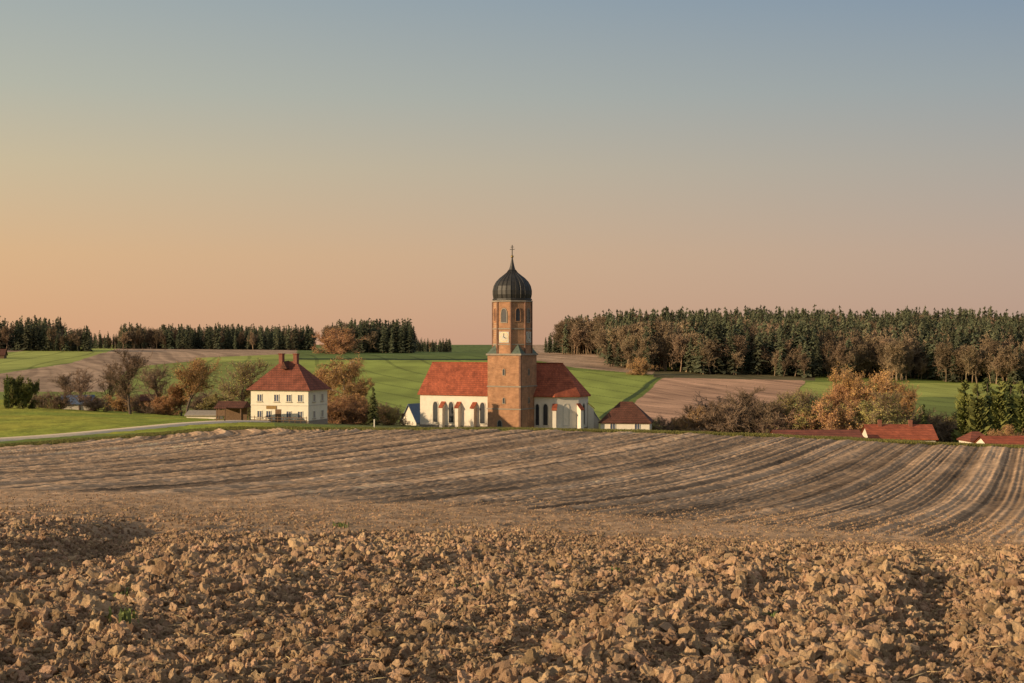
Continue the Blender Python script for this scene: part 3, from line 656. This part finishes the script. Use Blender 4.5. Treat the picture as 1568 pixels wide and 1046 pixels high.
def conifer(name,seed,Ht=22,R=3.6,tiers=15,per=8,m='spruce',base=.08,powr=.85,sub=0,droop=.35,lz=.15):
    r=np.random.default_rng(seed);mb=MB()
    mb.tube(np.array([0,0,-1.]),np.array([0,0,Ht*.95]),Ht*.012,.03,5,0)
    for i in range(tiers):
        f=base+(1-base)*(i/tiers);rad=R*(1-f)**powr*r.uniform(.75,1.2)+.12
        for k in range(per if f<.75 else max(4,per//2)):
            a=k*6.283/per+i*.7+r.uniform(-.35,.35);L=rad*r.uniform(.5,1.35)
            z0=Ht*f+r.uniform(-.5,.5)*Ht/tiers;c=np.array([math.cos(a),math.sin(a),0]);s_=np.array([-c[1],c[0],0])
            z0=max(z0,.1);tip=c*L+[0,0,z0-L*droop*r.uniform(.4,1.3)+L*.1];w=L*.22+.1;mid=c*L*.55+[0,0,z0-L*.08]
            kk=len(mb.V);top=np.array([0,0,z0+Ht/tiers*.7])
            mb.V+=[top,mid-s_*w,tip,mid+s_*w];mb.F+=[(kk,kk+1,kk+2),(kk,kk+2,kk+3)];mb.M+=[1,1]
            for q in range(sub):
                pq=c*L*r.uniform(.3,1.05)+[0,0,z0-L*droop*.6*r.uniform(0,1)]+r.normal(size=3)*.12*R/3;mb.leaf(pq,(lz+.12*r.uniform())*R/2.2,1,r)
    kk=len(mb.V);mb.V+=[np.array([.12,0,Ht*.93]),np.array([-.12,.1,Ht*.93]),np.array([0,0,Ht*1.02])];mb.F.append((kk,kk+1,kk+2));mb.M.append(1)
    return mkmesh(name,mb.V,mb.F,[M['bark'],M[m]],mb.M)
me_bare=[tree('bare_a',1,9,1.15,twn=3,keep=.8,bw=.023),tree('bare_b',2,9,1.0,twn=3,keep=.88,bw=.023),tree('bare_c',14,9,1.2,twn=3,keep=.8,bw=.023)]
me_bud=[tree('bud_a',3,9,.8,tw='twigr',lf='bud',nleaf=2,lsz=.068,keep=.82),tree('bud_b',4,9,.65,tw='twigr',lf='bud',nleaf=2,lsz=.07,up=.5,keep=.82)]
me_green=[tree('budg_a',5,9,1.1,lf='budg',nleaf=1,lsz=.07,keep=.78,twn=3),tree('budg_b',6,9,.85,lf='budg',nleaf=2,lsz=.07,keep=.78)]
me_birch=tree('birch',7,11,.75,bark='birchbark',tw='twigr',lf='bud',nleaf=2,lsz=.075,droop=.28,twn=5,keep=.82)
me_shrub=[tree('shrub_a',8,5,1.4,tw='twig',multi=7,kids=(2,3,2),twn=3,bw=.026,keep=.75),tree('shrub_b',9,5,1.4,tw='twigr',lf='bud',nleaf=1,lsz=.05,multi=6,kids=(2,3,2),twn=3,bw=.025,keep=.75),tree('shrub_c',10,5,1.2,tw='twig',lf='budg',nleaf=2,lsz=.06,multi=6,kids=(2,3,2),twn=3,keep=.75)]
me_leafy=tree('leafy',12,5,1.2,lf='leaf',nleaf=4,lsz=.10,multi=5,kids=(2,3,2),twn=4,keep=.8)
me_con=[conifer('spruce_near_a',1,9,2.1,24,11,'spruce2',.03,.75,7,lz=.10),conifer('spruce_near_b',2,9,1.5,26,11,'leaf',.02,.45,8,droop=-.4,lz=.12)]
def put(name,me,px,Y,pyTop,w=1.0,baseH=9,rz=None,zoff=0):
    x,y=P(px,Y);z=H(x,y)+zoff;top=-(pyTop-CY)/F*Y;s=(top-z)/baseH
    o=link(bpy.data.objects.new(name,me));o.location=(x,y,z);o.scale=(s*w,s*w,s);o.rotation_euler=(0,0,random.uniform(0,6.28) if rz is None else rz);return o
S0,S1,S2=me_shrub
put('cypress_shrub',me_con[1],10,245,573,.5)
put('evergreen_shrub',me_leafy,32,250,570,.75,5)
put('bare_tree',me_bare[0],122,262,560,1.3)
put('bare_tree',me_bare[1],200,248,526,1.1)
put('bare_tree',me_bare[2],242,262,552,1.2)
put('bare_tree',me_bare[0],165,290,550,1.2)
put('bare_tree',me_bare[1],100,285,566,1.3)
put('budding_tree',me_bud[0],285,258,541,1.15)
put('budding_tree',me_bud[1],278,262,583,1.6)
put('apple_tree',me_green[0],363,235,545,1.25)
for k,(m_,px,Y,t,w_) in enumerate([(S0,90,258,595,1.3),(S0,60,262,596,1.2),(S0,150,258,600,1.6),(S0,222,270,596,1.5),(S0,318,285,590,1.3),(S2,395,262,595,1.3),(S1,185,275,598,1.5),(S1,255,262,598,1.4),(S2,340,280,596,1.4),
    (S1,518,250,606,1.5),(S1,550,258,604,1.4),(S2,592,262,620,1.2),(S0,603,275,612,1.3),(S1,535,255,600,1.3),
    (S1,1062,262,616,1.0),(S0,1095,262,612,1.2),(S0,1030,270,632,1.2),(S2,1000,275,636,1.2),(S0,1125,262,598,1.4),(S0,1165,265,596,1.5),(S0,1110,268,606,1.3),
    (S2,1240,262,605,1.4),(S2,1200,268,610,1.5),(S1,1290,262,608,1.4),(S2,1345,262,606,1.4),(S1,1370,275,610,1.2),(S2,1440,275,625,1.3),(S0,1400,268,620,1.3),(S1,1262,258,610,1.3),(S2,1325,258,612,1.3),(S0,1455,270,628,1.2),(S0,1185,258,618,1.3),
    (S1,1540,245,648,1.2),(S1,980,690,545,1.2),(S1,515,1010,500,1.5)]):
    put('leafless_shrub' if m_ is not S2 else 'budding_shrub',m_,px,Y,t,w_,5)
put('birch_tree',me_birch,527,262,533,1.0,11)
put('budding_tree',me_bud[0],505,268,556,.9)
put('budding_tree',me_bud[1],548,270,572,1.2)
put('spruce_tree',me_con[0],571,250,592,.9)
put('bare_tree',me_bare[1],1145,262,586,1.3)
put('willow_tree',me_green[1],1215,262,590,1.0)
put('willow_tree',me_green[0],1245,268,590,1.0)
put('budding_tree',me_bud[0],1275,272,578,1.0)
put('budding_tree',me_bud[1],1303,272,553,1.0)
put('budding_tree',me_bud[0],1330,274,558,.95)
put('willow_tree',me_green[0],1345,262,592,1.0)
put('budding_tree',me_bud[1],1385,270,578,.95)
put('spruce_tree',me_con[0],1415,262,618,.7)
for px,Y,t,k,w in((1478,265,582,1,1.0),(1497,262,588,1,1.0),(1512,270,578,0,1.1),(1530,262,580,1,1.0),(1548,268,576,0,1.1),(1566,262,584,1,1.1),(1590,262,578,1,1.1),(1615,266,574,0,1.1)):
    put('evergreen_tree',me_con[k],px,Y,t,w)

# ------------------------------------------------------------------ forests
fs=[conifer('forest_spruce_%d'%k,20+k,26,[3.6,4.2,4.8,5.4,3.9][k],18,8,'spruce',powr=[.7,.6,.75,.65,.55][k],sub=2,lz=.22) for k in range(5)]
ft=[tree('forest_tree_%d'%k,30+k,20,.75,tw='ftan',bark='ftan',twn=4,kids=(3,3,2),bw=.06,lf='ftan',nleaf=1,lsz=.22,keep=.8) for k in range(3)]
fo=[bpy.data.objects.new('a_spruce_%d'%k,m_) for k,m_ in enumerate(fs)]+[bpy.data.objects.new('b_tree_%d'%k,m_) for k,m_ in enumerate(ft)]
fc=coll('forest_tree_shapes',fo)
def forest(name,px,Y,tan,hmin,hmax):
    px=np.asarray(px);Y=np.asarray(Y);n=len(px);x=(px-CX)/F*Y;z=h0(x,Y)
    idx=np.where(RNG.uniform(0,1,n)<tan,RNG.integers(5,8,n),RNG.integers(0,5,n))
    s=RNG.uniform(hmin,hmax,n)*(1+.25*vn(x/25,Y/25,95));s=np.where(idx>4,s*.88/20,s/26)
    sc=np.stack([s*RNG.uniform(.85,1.3,n)]*2+[s],1)
    scatter(name,np.stack([x,Y,z],1),np.stack([RNG.normal(0,.03,n),RNG.normal(0,.03,n),RNG.uniform(0,6.28,n)],1),sc,idx,fc)
n=4300;px=RNG.uniform(862,1900,n)
front=np.interp(px,[862,925,930,1000,1230,1470,1568],[960,930,760,715,700,690,680])+12*vn(px/25,px*0,96)*2
Y=front+(1100-front)*RNG.uniform(0,1,n)**1.1
xx_=(px-CX)/F*Y
tanp=.12+.55*np.exp(-((px-885)/50)**2)+.45*np.exp(-((px-1330)/40)**2)*(Y<850)+.35*(Y<front+25)+.55*(vn(xx_/28,Y/40,91)>.17)
hmn=np.where(Y<front+14,13,20);hmx=np.where(Y<front+14,25,29)
forest('hill_forest',px,Y,tanp,hmn,hmx)
def strip(a,b,y0,y1,n): return RNG.uniform(a,b,n),RNG.uniform(y0,y1,n)
S=[(strip(-400,95,1010,1090,340),20,25),(strip(80,135,1010,1060,50),14,19),(strip(130,200,1300,1400,50),12,16),(strip(185,480,1300,1480,700),17,24),(strip(505,632,1060,1150,290),18,25),(strip(632,690,1350,1420,60),9,14),(strip(835,870,1010,1060,25),10,14)]
px=np.concatenate([a for (a,_),_2,_3 in S]);Y=np.concatenate([b_ for (_,b_),_2,_3 in S])
h1=np.concatenate([np.full(len(a),lo) for (a,_),lo,hi in S]);hh=np.concatenate([np.full(len(a),hi) for (a,_),lo,hi in S])
tn=.15+.5*((px>80)&(px<130))+.6*((px>490)&(px<530))+.6*((px>200)&(px<250))
forest('ridge_forest',px,Y,tn,h1,hh)

# ------------------------------------------------------------------ light
el=math.radians(14);saz=(-.89,-.46)
d=Vector((saz[0]*math.cos(el),saz[1]*math.cos(el),math.sin(el)))
sun=bpy.data.lights.new('sun','SUN');sun.energy=5.0;sun.angle=math.radians(.5);sun.color=(1,.73,.44)
so=link(bpy.data.objects.new('sun',sun));so.rotation_euler=d.to_track_quat('Z','Y').to_euler()
w=bpy.data.worlds.new('World');scene.world=w;w.use_nodes=True;nt=w.node_tree;nt.nodes.clear()
L=nt.links.new
out=nt.nodes.new('ShaderNodeOutputWorld');bg1=nt.nodes.new('ShaderNodeBackground');bg2=nt.nodes.new('ShaderNodeBackground');ad=nt.nodes.new('ShaderNodeAddShader')
sky=nt.nodes.new('ShaderNodeTexSky');sky.sky_type='NISHITA';sky.sun_disc=False;sky.sun_elevation=el;sky.sun_rotation=math.atan2(saz[0],saz[1])%(2*math.pi)
L(sky.outputs[0],bg1.inputs['Color']);bg1.inputs['Strength'].default_value=.012
tc=nt.nodes.new('ShaderNodeTexCoord');sp=nt.nodes.new('ShaderNodeSeparateXYZ');L(tc.outputs['Generated'],sp.inputs[0])
def lin(c): return tuple(((v/255)/12.92 if v/255<.04045 else ((v/255+.055)/1.055)**2.4) for v in c)+(1,)
def ramp(st):
    r=nt.nodes.new('ShaderNodeValToRGB');els=r.color_ramp.elements
    while len(els)<len(st): els.new(.5)
    for e_,(p,c) in zip(els,st): e_.position=p;e_.color=lin(c)
    L(sp.outputs['Z'],r.inputs['Fac']);return r
ra=ramp([(0,(216,163,124)),(.06,(217,175,130)),(.12,(202,183,148)),(.17,(181,180,162)),(.235,(161,170,168)),(.6,(156,158,158)),(1,(158,155,155))])
rb=ramp([(0,(178,145,131)),(.06,(178,152,137)),(.12,(163,155,147)),(.17,(146,153,156)),(.235,(121,140,160)),(.6,(146,150,157)),(1,(158,155,155))])
mrx=nt.nodes.new('ShaderNodeMapRange');mrx.inputs['From Min'].default_value=-.38;mrx.inputs['From Max'].default_value=.38;L(sp.outputs['X'],mrx.inputs['Value'])
mx=nt.nodes.new('ShaderNodeMix');mx.data_type='RGBA';L(mrx.outputs[0],mx.inputs[0]);L(ra.outputs[0],mx.inputs[6]);L(rb.outputs[0],mx.inputs[7])
L(mx.outputs[2],bg2.inputs['Color']);bg2.inputs['Strength'].default_value=.96
L(bg1.outputs[0],ad.inputs[0]);L(bg2.outputs[0],ad.inputs[1]);L(ad.outputs[0],out.inputs['Surface'])
scene.view_settings.view_transform='Standard';scene.view_settings.look='None';scene.view_settings.exposure=0

cam=bpy.data.cameras.new('camera');cam.sensor_width=36;cam.lens=50;cam.clip_start=.1;cam.clip_end=12000
co=link(bpy.data.objects.new('camera',cam));co.location=(0,0,0);co.rotation_euler=(math.radians(90),0,0)
scene.camera=co
